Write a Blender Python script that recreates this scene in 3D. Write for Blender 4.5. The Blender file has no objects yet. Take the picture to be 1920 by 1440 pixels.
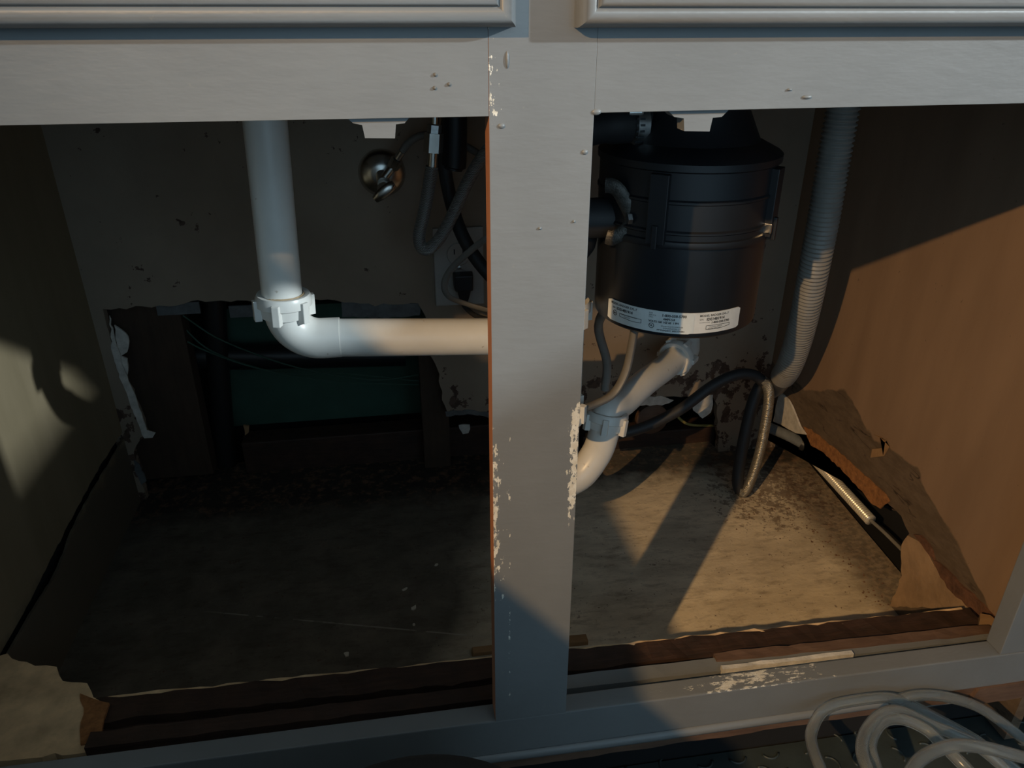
import bpy, bmesh, math, random
from mathutils import Vector, Matrix, noise as mnoise
random.seed(7)
SC = bpy.context.scene
COL = SC.collection
# ------------------------------------------------------------------ camera, world, lights, exposure
F_PX = 1419.514
CAM = Vector((-0.0551, -0.4393, 0.53957))
PITCH, YAW, ROLL = 0.46477, 0.15492, 0.00131
_f = Vector((math.sin(YAW)*math.cos(PITCH), math.cos(YAW)*math.cos(PITCH), -math.sin(PITCH)))
_r0 = Vector((math.cos(YAW), -math.sin(YAW), 0)); _u0 = _r0.cross(_f)
CR = _r0*math.cos(ROLL) + _u0*math.sin(ROLL)
CU = -_r0*math.sin(ROLL) + _u0*math.cos(ROLL)
cd = bpy.data.cameras.new('camera'); cam = bpy.data.objects.new('camera', cd); COL.objects.link(cam)
cd.sensor_width = 36; cd.lens = F_PX/1920*36; cd.clip_start = 0.01
cam.matrix_world = Matrix(((CR.x, CU.x, -_f.x, CAM.x), (CR.y, CU.y, -_f.y, CAM.y), (CR.z, CU.z, -_f.z, CAM.z), (0, 0, 0, 1)))
SC.camera = cam

w = bpy.data.worlds.new('world'); SC.world = w; w.use_nodes = True
w.node_tree.nodes['Background'].inputs[0].default_value = (0.52, 0.79, 1.0, 1)
w.node_tree.nodes['Background'].inputs[1].default_value = 1.10

def light(name, kind, loc, to, energy, color, **kw):
    d = bpy.data.lights.new(name, kind); o = bpy.data.objects.new(name, d); COL.objects.link(o)
    d.energy = energy; d.color = color
    for k, v in kw.items(): setattr(d, k, v)
    o.location = loc
    o.rotation_euler = (Vector(to)-Vector(loc)).to_track_quat('-Z', 'Y').to_euler()
    return o
LAMP = Vector((-0.743, -0.985, 1.062))
light('work_lamp', 'SPOT', LAMP, (0.75, 0.25, -0.15), 74, (1.0, 0.62, 0.27), shadow_soft_size=.009, spot_size=math.radians(56), spot_blend=1.0)
light('window_daylight', 'AREA', (2.60, -1.35, 1.47), (-0.15, 0.25, 0.28), 100.0, (0.84, 0.96, 1.0), shape='RECTANGLE', size=.07, size_y=.07)
SC.view_settings.view_transform = 'Standard'
SC.view_settings.look = 'None'
SC.view_settings.exposure = 0.0
SC.view_settings.gamma = 1.0
SC.view_settings.use_curve_mapping = False

# ------------------------------------------------------------------ measuring helpers: a photo pixel met with a real plane
def ray(u, v): return _f + CR*((u-960)/F_PX) - CU*((v-720)/F_PX)
def on(u, v, ax, val):
    d = ray(u, v); return CAM + d*((val-CAM[ax])/d[ax])
def PX(u, v, x): return on(u, v, 0, x)
def PY(u, v, y): return on(u, v, 1, y)
def PZ(u, v, z): return on(u, v, 2, z)

XL, XR, D, ZF, H, W = -0.4763, 0.5411, 0.6099, -0.1514, 0.4842, 0.0606
ZK = -0.158      # kitchen floor
ZT = 0.70       # underside of the worktop

# ------------------------------------------------------------------ object helpers
def tag(o, label=None, cat=None, group=None, kind=None):
    if label: o['label'] = label
    if cat: o['category'] = cat
    if group: o['group'] = group
    if kind: o['kind'] = kind
    return o
def thing(name, label, cat, loc=(0, 0, 0), group=None):
    o = bpy.data.objects.new(name, None); COL.objects.link(o); o.location = loc; o.empty_display_size = .02
    return tag(o, label, cat, group)
ROOT = {}
def wloc(o):
    v = Vector((0, 0, 0))
    while o is not None: v += o.location; o = o.parent
    return v
def mesh(name, verts, faces, mat, parent=None, smooth=False, label=None, mats=None, fmat=None):
    off = wloc(parent)
    me = bpy.data.meshes.new(name)
    me.from_pydata([tuple(Vector(v)-off) for v in verts], [], faces)
    me.validate()
    o = bpy.data.objects.new(name, me); COL.objects.link(o)
    for m in (mats or [mat]): me.materials.append(m)
    if parent is not None: o.parent = parent
    bm = bmesh.new(); bm.from_mesh(me); bmesh.ops.recalc_face_normals(bm, faces=bm.faces); bm.to_mesh(me); bm.free()
    if fmat:
        for p in me.polygons: p.material_index = fmat(p)
    if smooth:
        me.polygons.foreach_set('use_smooth', [True]*len(me.polygons))
        if smooth != 'all':
            try: me.set_sharp_from_angle(angle=math.radians(40))
            except Exception: pass
    if label: o['label'] = label
    return o
def box_vf(lo, hi):
    x0, y0, z0 = lo; x1, y1, z1 = hi
    v = [(x0, y0, z0), (x1, y0, z0), (x1, y1, z0), (x0, y1, z0), (x0, y0, z1), (x1, y0, z1), (x1, y1, z1), (x0, y1, z1)]
    return v, [(0, 3, 2, 1), (4, 5, 6, 7), (0, 1, 5, 4), (1, 2, 6, 5), (2, 3, 7, 6), (3, 0, 4, 7)]
def hexa(name, v, mat, parent=None, bevel=0.0, **kw):
    f = [(0, 3, 2, 1), (4, 5, 6, 7), (0, 1, 5, 4), (1, 2, 6, 5), (2, 3, 7, 6), (3, 0, 4, 7)]
    if bevel:
        bm = bmesh.new(); bv = [bm.verts.new(p) for p in v]
        for q in f: bm.faces.new([bv[i] for i in q])
        bmesh.ops.bevel(bm, geom=list(bm.edges), offset=bevel, segments=2, profile=.6, affect='EDGES')
        bm.verts.index_update()
        v = [tuple(x.co) for x in bm.verts]; f = [tuple(x.index for x in q.verts) for q in bm.faces]; bm.free()
    return mesh(name, v, f, mat, parent, **kw)
def box(name, lo, hi, mat, parent=None, bevel=0.0, **kw):
    return hexa(name, box_vf(lo, hi)[0], mat, parent, bevel, **kw)
def prism(name, poly, d, mat, parent=None, **kw):
    """closed outline (3-D points) pushed along d"""
    d = Vector(d); n = len(poly)
    v = [Vector(p) for p in poly] + [Vector(p)+d for p in poly]
    f = [tuple(range(n)), tuple(range(2*n-1, n-1, -1))] + [(i, (i+1) % n, n+(i+1) % n, n+i) for i in range(n)]
    return mesh(name, v, f, mat, parent, **kw)
def ragged(pts, amp, step, seed=0, closed=False):
    """subdivide a polyline and shake it, in all three axes"""
    rnd = random.Random(seed); out = []
    n = len(pts)
    for i in range(n if closed else n-1):
        a, b = Vector(pts[i]), Vector(pts[(i+1) % n]); L = (b-a).length; k = max(1, int(L/step))
        for j in range(k):
            p = a.lerp(b, j/k)
            if j or i: p = p + Vector((rnd.uniform(-1, 1), 0, rnd.uniform(-1, 1)))*amp
            out.append(p)
    if not closed: out.append(Vector(pts[-1]))
    return out
def spline(pts, n=8):
    P = [Vector(p) for p in pts]
    if len(P) < 3: return P
    P = [P[0]*2-P[1]] + P + [P[-1]*2-P[-2]]
    out = []
    for i in range(1, len(P)-2):
        a, b, c, d = P[i-1:i+3]
        for j in range(n):
            t = j/n
            out.append(0.5*((2*b) + (c-a)*t + (2*a-5*b+4*c-d)*t*t + (3*b-a-3*c+d)*t**3))
    out.append(P[-2]); return out
def sweep(pts, rad, segs=14, flat=None):
    """verts/faces of a tube; rad number or function of 0..1; flat=(normal, thickness factor)"""
    P = [Vector(p) for p in pts]; n = len(P); v = []; f = []
    up = None
    for i in range(n):
        t = (P[min(i+1, n-1)]-P[max(i-1, 0)])
        if t.length < 1e-9: t = Vector((0, 0, 1))
        t.normalize()
        if up is None:
            up = Vector((0, 0, 1)) if abs(t.z) < .9 else Vector((0, 1, 0))
            if flat: up = Vector(flat[0])
        up = (up - t*up.dot(t)).normalized(); sd = t.cross(up)
        r = rad(i/(n-1)) if callable(rad) else rad
        for k in range(segs):
            a = 2*math.pi*k/segs
            ku = flat[1] if flat else 1.0
            v.append(P[i] + up*(math.sin(a)*r*ku) + sd*(math.cos(a)*r))
    for i in range(n-1):
        for k in range(segs):
            k2 = (k+1) % segs
            f.append((i*segs+k, i*segs+k2, (i+1)*segs+k2, (i+1)*segs+k))
    f.append(tuple(range(segs-1, -1, -1))); f.append(tuple(range((n-1)*segs, n*segs)))
    return v, f
def tube(name, pts, rad, mat, parent=None, segs=14, smooth_n=8, flat=None, **kw):
    v, f = sweep(spline(pts, smooth_n) if smooth_n else pts, rad, segs, flat)
    return mesh(name, v, f, mat, parent, smooth=True, **kw)
def lathe_vf(prof, org, axis=(0, 0, 1), segs=48, a0=0, a1=2*math.pi):
    ax = Vector(axis).normalized(); q = Vector((0, 0, 1)).rotation_difference(ax); org = Vector(org)
    full = abs(a1-a0-2*math.pi) < 1e-6; n = segs if full else segs+1
    v = []; f = []
    for r, z in prof:
        for k in range(n):
            a = a0+(a1-a0)*k/segs
            v.append(org + q @ Vector((r*math.cos(a), r*math.sin(a), z)))
    for i in range(len(prof)-1):
        for k in range(segs):
            k2 = (k+1) % n
            f.append((i*n+k, i*n+k2, (i+1)*n+k2, (i+1)*n+k))
    return v, f
def lathe(name, prof, org, mat, parent=None, axis=(0, 0, 1), segs=48, **kw):
    v, f = lathe_vf(prof, org, axis, segs)
    return mesh(name, v, f, mat, parent, smooth=True, **kw)

# ------------------------------------------------------------------ node helpers
class NT:
    def __init__(s, name):
        s.m = bpy.data.materials.new(name); s.m.use_nodes = True; s.t = s.m.node_tree; s.n = s.t.nodes
        s.b = s.n['Principled BSDF']; s.g = s.n.new('ShaderNodeNewGeometry'); s.pos = s.g.outputs['Position']
        sp = s.n.new('ShaderNodeSeparateXYZ'); s.lk(s.pos, sp.inputs[0]); s.x, s.y, s.z = sp.outputs
    def lk(s, a, b):
        if isinstance(a, (int, float)): b.default_value = a
        elif isinstance(a, tuple): b.default_value = a if len(a) == 4 else (*a, 1)
        else: s.t.links.new(a, b)
    def noise(s, scale, detail=4, rough=.6, stretch=None, dist=0):
        n = s.n.new('ShaderNodeTexNoise'); n.inputs['Scale'].default_value = scale; n.inputs['Detail'].default_value = detail
        n.inputs['Roughness'].default_value = rough; n.inputs['Distortion'].default_value = dist
        v = s.pos
        if stretch:
            mp = s.n.new('ShaderNodeMapping'); mp.inputs['Scale'].default_value = stretch; s.lk(v, mp.inputs[0]); v = mp.outputs[0]
        s.lk(v, n.inputs['Vector']); return n.outputs['Fac']
    def m2(s, op, a, b=0.0, c=None):
        n = s.n.new('ShaderNodeMath'); n.operation = op; s.lk(a, n.inputs[0]); s.lk(b, n.inputs[1])
        if c is not None: s.lk(c, n.inputs[2])
        return n.outputs[0]
    def step(s, v, a, b):
        n = s.n.new('ShaderNodeMapRange'); n.clamp = True; s.lk(v, n.inputs[0]); n.inputs[1].default_value = a; n.inputs[2].default_value = b
        return n.outputs[0]
    def ramp(s, v, stops):
        n = s.n.new('ShaderNodeValToRGB'); e = n.color_ramp.elements
        for i, (p, c) in enumerate(stops):
            q = e[i] if i < 2 else e.new(p)
            q.position = p; q.color = (*c, 1) if isinstance(c, tuple) else (c, c, c, 1)
        s.lk(v, n.inputs[0]); return n.outputs[0]
    def mix(s, f, a, b):
        n = s.n.new('ShaderNodeMix'); n.data_type = 'RGBA'; s.lk(f, n.inputs[0]); s.lk(a, n.inputs[6]); s.lk(b, n.inputs[7]); return n.outputs[2]
    def bump(s, h, dist=.001, st=.5):
        n = s.n.new('ShaderNodeBump'); n.inputs['Strength'].default_value = st; n.inputs['Distance'].default_value = dist
        s.lk(h, n.inputs['Height']); s.lk(n.outputs[0], s.b.inputs['Normal'])
    def done(s, col, rough=.5, metal=0, **kw):
        s.lk(col, s.b.inputs['Base Color']); s.lk(rough, s.b.inputs['Roughness']); s.b.inputs['Metallic'].default_value = metal
        for k, v in kw.items(): s.lk(v, s.b.inputs[k])
        return s.m
def plain(name, col, rough=.5, metal=0, var=.12, scale=40, bump=0, **kw):
    n = NT(name); f = n.noise(scale, 5)
    c = n.mix(n.step(f, .3, .7), tuple(x*(1-var) for x in col), tuple(min(1, x*(1+var)) for x in col))
    if bump: n.bump(n.noise(scale*4, 3), bump)
    return n.done(c, rough, metal, **kw)

# ------------------------------------------------------------------ materials
GREY = (.176, .184, .189)
def paint(name, chips=None):
    n = NT(name)
    c = n.mix(n.step(n.noise(14, 3), .35, .65), tuple(x*.95 for x in GREY), tuple(x*1.04 for x in GREY))
    c = n.mix(n.m2('MULTIPLY', n.step(n.noise(230, 2), .70, .76), .5), c, (.22, .22, .20))     # specks of grime
    if chips: c = n.mix(chips(n), c, n.mix(n.step(n.noise(150, 3), .4, .6), (.62, .57, .47), (.75, .72, .64)))
    n.bump(n.noise(130, 3, stretch=(.35, 1, 1)), .0006, .5)
    return n.done(c, .42)
def stile_chips(n):
    # worn edges: chips crowd the two long edges, between knee height marks
    nz = n.noise(170, 5, .7, stretch=(1.3, 1, .55))
    le = n.step(n.x, .016, .0)      # 1 at the left edge
    lz = n.m2('MULTIPLY', n.step(n.z, .07, .16), n.step(n.z, .34, .25))
    re = n.m2('MULTIPLY', n.step(n.x, .049, .056), n.step(n.x, .0635, .0595))
    rz = n.m2('MULTIPLY', n.step(n.z, .17, .22), n.step(n.z, .325, .29))
    d1 = n.m2('MULTIPLY', n.step(n.m2('ABSOLUTE', n.m2('SUBTRACT', n.x, .0118)), .0012, .0006), n.step(n.z, .36, .30))
    a = n.m2('MAXIMUM', n.m2('MULTIPLY', le, lz), n.m2('MAXIMUM', n.m2('MULTIPLY', n.m2('MULTIPLY', re, rz), 1.05), n.m2('MULTIPLY', d1, .62)))
    t = n.m2('SUBTRACT', n.m2('MULTIPLY_ADD', a, .34, nz), .80)
    top = n.m2('MULTIPLY', n.step(n.z, H-.03, H-.004), n.step(n.x, .012, .002))
    t2 = n.m2('SUBTRACT', n.m2('MULTIPLY_ADD', top, .22, nz), .76)
    return n.step(n.m2('MAXIMUM', t, t2), 0, .012)
def rail_chips(n):
    nz = n.noise(120, 5, .75, stretch=(.5, 1.5, 1.5))
    a = n.m2('MULTIPLY', n.step(n.m2('ABSOLUTE', n.m2('SUBTRACT', n.x, .235)), .13, .03), n.step(n.z, -.003, -.0005))
    return n.step(n.m2('SUBTRACT', n.m2('MULTIPLY_ADD', a, .30, nz), .815), 0, .012)
def catch_chips(n):
    return n.step(n.m2('SUBTRACT', n.m2('MULTIPLY_ADD', n.step(n.z, H-.008, H-.016), .36, n.noise(140, 4, .7)), .78), 0, .03)
PAINT = paint('grey_cabinet_paint'); PAINT_STILE = paint('chipped_grey_paint', stile_chips)
PAINT_RAIL = paint('scuffed_grey_paint', rail_chips); PAINT_CATCH = paint('chipped_catch_paint', catch_chips)
def wood(name, a, b, scale=18, stretch=(.15, 1, 1), rough=.65, bump=.0006):
    n = NT(name); g = n.noise(scale*6, 6, .65, stretch); h = n.noise(scale, 4)
    c = n.mix(n.step(n.m2('MULTIPLY_ADD', h, .5, n.m2('MULTIPLY', g, .6)), .3, .75), a, b)
    n.bump(g, bump); return n.done(c, rough)
RAW = wood('raw_stile_edge_wood', (.30, .11, .045), (.42, .17, .08), 20, (1, 1, .12))
ROT = wood('rotted_dark_wood', (.012, .007, .005), (.060, .029, .019), 42, (.12, 1, 1), .7, .0015)
STRIPW = wood('bare_reddish_wood', (.075, .040, .026), (.165, .095, .060), 30, (.12, 1, 1), .7, .001)
STUD = wood('old_stud_wood', (.030, .018, .011), (.07, .042, .026), 20, (1, 1, .12), .8)
BLOCK = wood('pale_block_wood', (.26, .15, .07), (.36, .22, .11), 25, (.3, 1, 1))
FIBRE = plain('torn_fibreboard', (.30, .13, .045), .95, var=.35, scale=160, bump=.002)
GREEN = plain('green_board', (.035, .085, .062), .8, var=.2, scale=12)
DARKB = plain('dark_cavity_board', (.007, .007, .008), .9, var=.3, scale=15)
BLACKP = plain('black_pipe_plastic', (.012, .013, .014), .4)
PLASTER = plain('white_plaster_paper', (.60, .57, .52), .9, var=.2, scale=90, bump=.001)
PLGREY = plain('grey_plaster_paper', (.13, .14, .145), .9, var=.25, scale=60, bump=.001)
def side_panel(name, stops_right):
    n = NT(name)
    g = n.noise(26, 5, .6, stretch=(1, .8, .16))
    c = n.mix(n.step(g, .35, .65), *(((.235, .152, .098), (.285, .187, .122)) if stops_right else ((.24, .19, .115), (.29, .23, .145))))
    c = n.mix(n.m2('MULTIPLY', n.step(n.noise(210, 2), .73, .77), .7), c, (.10, .06, .04))
    if stops_right:
        # water line: everything below an uneven tide mark has gone grey
        hgt = n.ramp(n.m2('MULTIPLY', n.y, 2.0), stops_right)
        t = n.m2('SUBTRACT', n.m2('MULTIPLY_ADD', n.noise(22, 4, .5), .03, hgt), n.m2('ADD', n.z, .070))
        st = n.step(t, 0, .003)
        gc = n.mix(n.step(n.noise(60, 5, .7, stretch=(1, .5, 1.6)), .40, .62), (.105, .074, .050), (.15, .108, .076))
        cr = n.step(n.m2('ABSOLUTE', n.m2('SUBTRACT', n.noise(16, 3, .5, stretch=(1, .5, 2.6)), .5)), .012, .004)
        gc = n.mix(n.m2('MULTIPLY', cr, n.step(n.noise(30, 2), .5, .6)), gc, (.035, .022, .016))
        c = n.mix(st, c, gc)
    else:
        lo = n.step(n.m2('SUBTRACT', n.m2('MULTIPLY_ADD', n.noise(25, 4), .06, -.06), n.z), 0, .02)
        c = n.mix(n.m2('MULTIPLY', lo, .8), c, (.10, .085, .065))
    n.bump(g, .0004); return n.done(c, .6)
SIDE_R = side_panel('right_panel_wood_tide_mark', [(.126, .0), (.25, .045), (.38, .072), (.48, .100), (.65, .094), (.82, .118), (1.0, .075)])
SIDE_L = side_panel('left_panel_wood', None)
def backwall():
    n = NT('back_wall_tan_paint')
    c = n.mix(n.step(n.noise(9, 4), .35, .65), (.26, .205, .155), (.31, .245, .185))
    # peeled paint low on the wall
    lowm = n.step(n.z, .075, .0)
    nz = n.noise(42, 6, .65)
    peel = n.step(n.m2('SUBTRACT', n.m2('MULTIPLY_ADD', lowm, .13, nz), .655), 0, .01)
    c = n.mix(n.m2('MULTIPLY', n.step(n.noise(60, 4, .7), .755, .78), .8), c, (.05, .035, .028))
    c = n.mix(peel, c, n.mix(n.step(n.noise(70, 4), .45, .55), (.060, .034, .024), (.10, .062, .045)))
    n.bump(nz, .0012, .4); return n.done(c, .7)
BACK = backwall()
def floormat():
    n = NT('stained_subfloor_ply')
    a = n.noise(17, 6, .62, stretch=(.6, 1.2, 1)); b = n.noise(70, 6, .7, stretch=(.45, 1.4, 1)); s = n.noise(260, 3, .6)
    c = n.mix(n.step(a, .32, .68), (.52, .44, .33), (.84, .73, .56))
    c = n.mix(n.m2('MULTIPLY', n.step(b, .50, .74), .65), c, (.20, .145, .10))
    c = n.mix(n.step(s, .69, .74), c, (.10, .06, .04))
    c = n.mix(n.step(n.noise(330, 2), .72, .76), c, (.72, .66, .56))
    # shade of the left half put into the colour as mottled darkening
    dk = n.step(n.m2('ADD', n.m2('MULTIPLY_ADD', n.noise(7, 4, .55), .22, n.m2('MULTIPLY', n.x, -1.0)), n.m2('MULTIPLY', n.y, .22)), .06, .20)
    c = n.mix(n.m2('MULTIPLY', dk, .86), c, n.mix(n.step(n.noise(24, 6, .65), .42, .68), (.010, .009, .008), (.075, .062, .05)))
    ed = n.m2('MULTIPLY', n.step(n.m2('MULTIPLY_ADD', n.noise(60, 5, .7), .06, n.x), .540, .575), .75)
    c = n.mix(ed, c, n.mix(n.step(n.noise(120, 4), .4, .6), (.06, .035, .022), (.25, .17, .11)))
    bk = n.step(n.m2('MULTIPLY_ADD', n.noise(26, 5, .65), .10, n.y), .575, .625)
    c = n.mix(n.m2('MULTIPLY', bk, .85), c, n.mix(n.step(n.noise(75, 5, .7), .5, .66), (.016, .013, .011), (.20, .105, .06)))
    # rusty crumbs soaked in by the back right corner
    dx = n.m2('SUBTRACT', n.x, .505); dy = n.m2('SUBTRACT', n.y, .49)
    rr = n.m2('SQRT', n.m2('ADD', n.m2('MULTIPLY', dx, dx), n.m2('MULTIPLY', dy, dy)))
    ru = n.step(n.m2('SUBTRACT', n.m2('MULTIPLY_ADD', n.step(rr, .15, .02), .20, n.noise(95, 6, .75)), .63), 0, .03)
    c = n.mix(n.m2('MULTIPLY', ru, .6), c, (.075, .030, .018))
    # pale scratch across the dark half
    ln = n.m2('SUBTRACT', n.y, n.m2('MULTIPLY_ADD', n.x, -.281, .2514))
    sc = n.m2('MULTIPLY', n.step(n.m2('ABSOLUTE', ln), .0016, .0006), n.m2('MULTIPLY', n.step(n.noise(30, 3), .42, .5), n.m2('MULTIPLY', n.step(n.x, -.34, -.28), n.step(n.x, .03, .0))))
    c = n.mix(n.m2('MULTIPLY', sc, .55), c, (.4, .37, .32))
    n.bump(n.m2('ADD', b, n.m2('MULTIPLY', s, .4)), .0012, .6); return n.done(c, .85)
FLOORM = floormat()
REM = plain('old_bottom_board_laminate', (.66, .46, .27), .7, var=.28, scale=38, bump=.001)
FOOT = plain('bare_panel_tan', (.34, .225, .135), .8, var=.25, scale=30, bump=.0015)
REMD = plain('torn_laminate_core', (.13, .06, .035), .95, var=.4, scale=90, bump=.002)
def pvc():
    n = NT('white_pvc'); c = n.mix(n.step(n.noise(20, 4), .4, .7), (.76, .745, .70), (.82, .805, .76))
    c = n.mix(n.m2('MULTIPLY', n.step(n.noise(95, 3), .70, .75), .6), c, (.36, .30, .22))
    return n.done(c, .32)
PVC = pvc()
PVCRUST = plain('stained_pvc_rim', (.42, .30, .17), .6, var=.3, scale=160)
BLK = plain('black_disposal_enamel', (.010, .0115, .015), .34, var=.15)
BLKM = plain('black_plastic_matte', (.010, .011, .014), .46)
RUB = plain('black_rubber', (.022, .022, .024), .6)
LABW = plain('silver_label_paper', (.80, .80, .78), .34, metal=.2)
LABB = plain('pale_blue_label_paper', (.76, .80, .80), .34, metal=.2)
INK = plain('label_ink', (.03, .035, .04), .6)
STEEL = plain('zinc_steel', (.55, .55, .54), .32, metal=1, var=.25, scale=120)
CHROME = plain('dull_chrome', (.62, .60, .56), .26, metal=1, var=.2)
RUSTY = plain('rusty_flange_steel', (.085, .080, .072), .42, metal=.6, var=.5, scale=180, bump=.001)
SINKST = plain('brushed_sink_steel', (.30, .30, .30), .45, metal=.6)
GCORD = plain('grey_cord', (.20, .19, .175), .5)
HOSEG = plain('grey_corrugated_plastic', (.235, .225, .205), .45)
HOSED = plain('dark_grey_cuff_plastic', (.10, .105, .11), .5)
OUTP = plain('outlet_plate_white', (.40, .39, .37), .45, var=.06)
def braid(name, col):
    n = NT(name)
    wv = n.n.new('ShaderNodeTexWave'); wv.inputs['Scale'].default_value = 190; wv.bands_direction = 'Z'; n.lk(n.pos, wv.inputs[0])
    ck = n.n.new('ShaderNodeTexChecker'); ck.inputs['Scale'].default_value = 700; n.lk(n.pos, ck.inputs[0])
    c = n.mix(ck.outputs['Fac'], tuple(x*.55 for x in col), col)
    n.bump(wv.outputs['Fac'], .0008, .8); return n.done(c, .34, .8 if col[0] > .5 else .5)
BRAID = braid('braided_steel_sleeve', (.62, .58, .50)); BRAIDD = braid('dark_braided_sleeve', (.42, .42, .41))
VINYL = plain('clear_vinyl', (.80, .83, .83), .16, var=.04, **{'Transmission Weight': .92, 'IOR': 1.24})
MATM = plain('dark_rubber_mat', (.040, .052, .054), .42, var=.2, scale=30, bump=.0006)
BAG = plain('black_cloth', (.012, .012, .012), .9)
TOP = plain('worktop_laminate', (.3, .28, .25), .4)
SHEET = plain('ceiling_and_blocker_paint', (.30, .29, .27), .7)
CHIPW = plain('pale_paint_chip', (.55, .50, .42), .8)

# ------------------------------------------------------------------ setting: kitchen floor, room, wall behind the cabinet
def struct(o, **kw): return tag(o, kind='structure', **kw)
struct(box('floor', (-3, -3, ZK-.05), (3, .075, ZK), MATM))
# ceiling; then an unseen sloping board added to block the lamp's low light
struct(box('ceiling', (-3, -3, 2.25), (3.5, 1.0, 2.30), SHEET))
YO = -.45
def occl(x, z): p = Vector((x, 0, z)); return p.lerp(LAMP, YO/LAMP.y)
sl = -(.1541+.019)/(.1469-.0007)
e0, e1 = occl(-.7, .1541-.7007*sl), occl(.5, .1541+.4993*sl)
k = (ZK-e0.z)/(e1.z-e0.z); e1 = e0.lerp(e1, k)
struct(prism('lamp_blocker', [(-2.5, YO, ZK), (e1.x, YO, ZK), e0, (-2.5, YO, e0.z)], (0, -.03, 0), SHEET))  # added blocker, shaped to cast the slanted edge of the lamp shadow

# back wall with its torn opening (y = D)
hole = [(268, 905), (250, 850), (262, 822), (276, 818), (262, 780), (245, 735), (225, 690), (207, 640), (190, 580), (300, 574), (400, 562), (480, 567), (600, 560),
        (705, 572), (785, 568), (800, 600), (795, 650), (820, 690), (832, 760), (838, 774), (880, 769), (925, 777), (1000, 770), (1085, 762), (1180, 752),
        (1240, 744), (1335, 740), (1345, 760), (1347, 855)]
hp = [PY(u, v, D) for u, v in hole]
hp[0].z = ZF-.01; hp[-1].z = ZF-.01
edge = ragged(hp, .0022, .010, 3)
outl = [Vector((-1.3, D, ZF-.03)), Vector((hp[0].x, D, ZF-.03))] + edge + [Vector((hp[-1].x, D, ZF-.03)), Vector((1.6, D, ZF-.03)), Vector((1.6, D, 2.25)), Vector((-1.3, D, 2.25))]
wb = struct(prism('wall_back', outl, (0, .013, 0), BACK))
yb = D+.013
def rectY(name, u0, v0, u1, v1, y, th, mat, bevel=0, parent=wb, **kw):
    a, b = PY(u0, v1, y), PY(u1, v0, y)
    return box(name, (min(a.x, b.x), y, min(a.z, b.z)), (max(a.x, b.x), y+th, max(a.z, b.z)), mat, parent, bevel, **kw)
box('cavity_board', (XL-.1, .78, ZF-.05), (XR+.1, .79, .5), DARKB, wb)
box('cavity_side', (XL-.11, D+.0135, ZF-.05), (XL-.1, .785, .5), DARKB, wb)  # sides added to keep stray light out of the cavity
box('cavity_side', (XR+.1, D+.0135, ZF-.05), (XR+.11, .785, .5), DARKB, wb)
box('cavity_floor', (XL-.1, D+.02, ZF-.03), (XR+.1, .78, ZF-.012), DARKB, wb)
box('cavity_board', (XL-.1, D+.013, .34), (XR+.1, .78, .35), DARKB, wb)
rectY('green_board', 425, 560, 800, 800, .735, .012, GREEN)
rectY('stud', 268, 560, 332, 900, .645, .035, STUD, .002)
rectY('stud', 797, 640, 836, 880, .635, .04, STUD, .002)
rectY('sill_plate', 470, 795, 930, 930, .665, .04, ROT, .003)
rectY('sill_plate', 1090, 800, 1345, 880, .645, .04, ROT, .003)
rectY('nailing_block', 1348, 748, 1432, 872, .630, .03, STUD, .002)
rectY('paper_backing', 296, 566, 372, 592, .64, .004, PLGREY)
rectY('paper_backing', 432, 572, 480, 596, .645, .004, PLGREY)
tube('waste_pipe', [PY(322, 668, .70), PY(500, 668, .70), PY(760, 662, .70)], .021, BLACKP, wb, 16, 1)
tube('vent_pipe', [PY(400, 540, .685), PY(410, 700, .685), PY(424, 870, .685)], .017, BLACKP, wb, 16, 4)
for i, pp in enumerate([[(310, 585), (350, 640), (480, 690), (620, 715), (800, 722)], [(340, 590), (420, 640), (560, 690), (700, 712), (800, 700)], [(330, 600), (400, 660), (530, 700), (640, 700), (790, 715)]]):
    tube('cavity_wire', [PY(u, v, .652+.004*i) for u, v in pp], .0013, GREEN, wb, 6, 6)
tube('cavity_wire', [PY(1262, 770, .64), PY(1280, 790, .64), PY(1300, 797, .64), PY(1345, 798, .645)], .0024, plain('yellow_wire', (.30, .25, .08), .5), wb, 8, 6, label='yellowish wire behind the right opening')
# torn paper and plaster along the edges of the opening, proud of the paint
def scrap(name, px, y, th, mat, parent, seed=0, amp=.0012, **kw):
    return prism(name, ragged([PY(u, v, y) for u, v in px], amp, .006, seed, True), (0, th, 0), mat, parent, **kw)
scrap('torn_paper', [(205, 592), (216, 640), (232, 690), (250, 735), (266, 780), (276, 808), (290, 812), (286, 822), (270, 822), (256, 790), (238, 742), (222, 700), (210, 655)], D-.0012, .002, PLASTER, wb, 2)
scrap('torn_paper', [(214, 610), (242, 632), (238, 660), (226, 668), (240, 672), (238, 715), (228, 690)], D+.002, .003, PLASTER, wb, 5)
scrap('torn_paper', [(250, 862), (262, 870), (274, 902), (266, 908), (254, 888)], D-.0012, .002, PLGREY, wb, 4)
scrap('wood_crumb', [(456, 798), (468, 800), (466, 812), (460, 816)], .655, .004, BLOCK, wb, 14)
scrap('plaster_strip', [(640, 566), (700, 562), (790, 570), (786, 592), (720, 596), (640, 594)], D+.004, .006, PLGREY, wb, 6)
scrap('torn_paper', [(860, 798), (882, 796), (878, 812), (868, 814)], .66, .003, PLASTER, wb, 8)
scrap('torn_paper', [(835, 772), (880, 768), (930, 777), (930, 785), (878, 776), (838, 781)], D-.001, .002, PLGREY, wb, 9)
scrap('torn_paper', [(1180, 750), (1240, 742), (1262, 752), (1240, 760), (1190, 760)], D-.001, .002, PLASTER, wb, 10)
scrap('torn_paper', [(1296, 748), (1338, 740), (1334, 772), (1318, 784), (1300, 770)], D-.001, .002, PLASTER, wb, 11)
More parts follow.
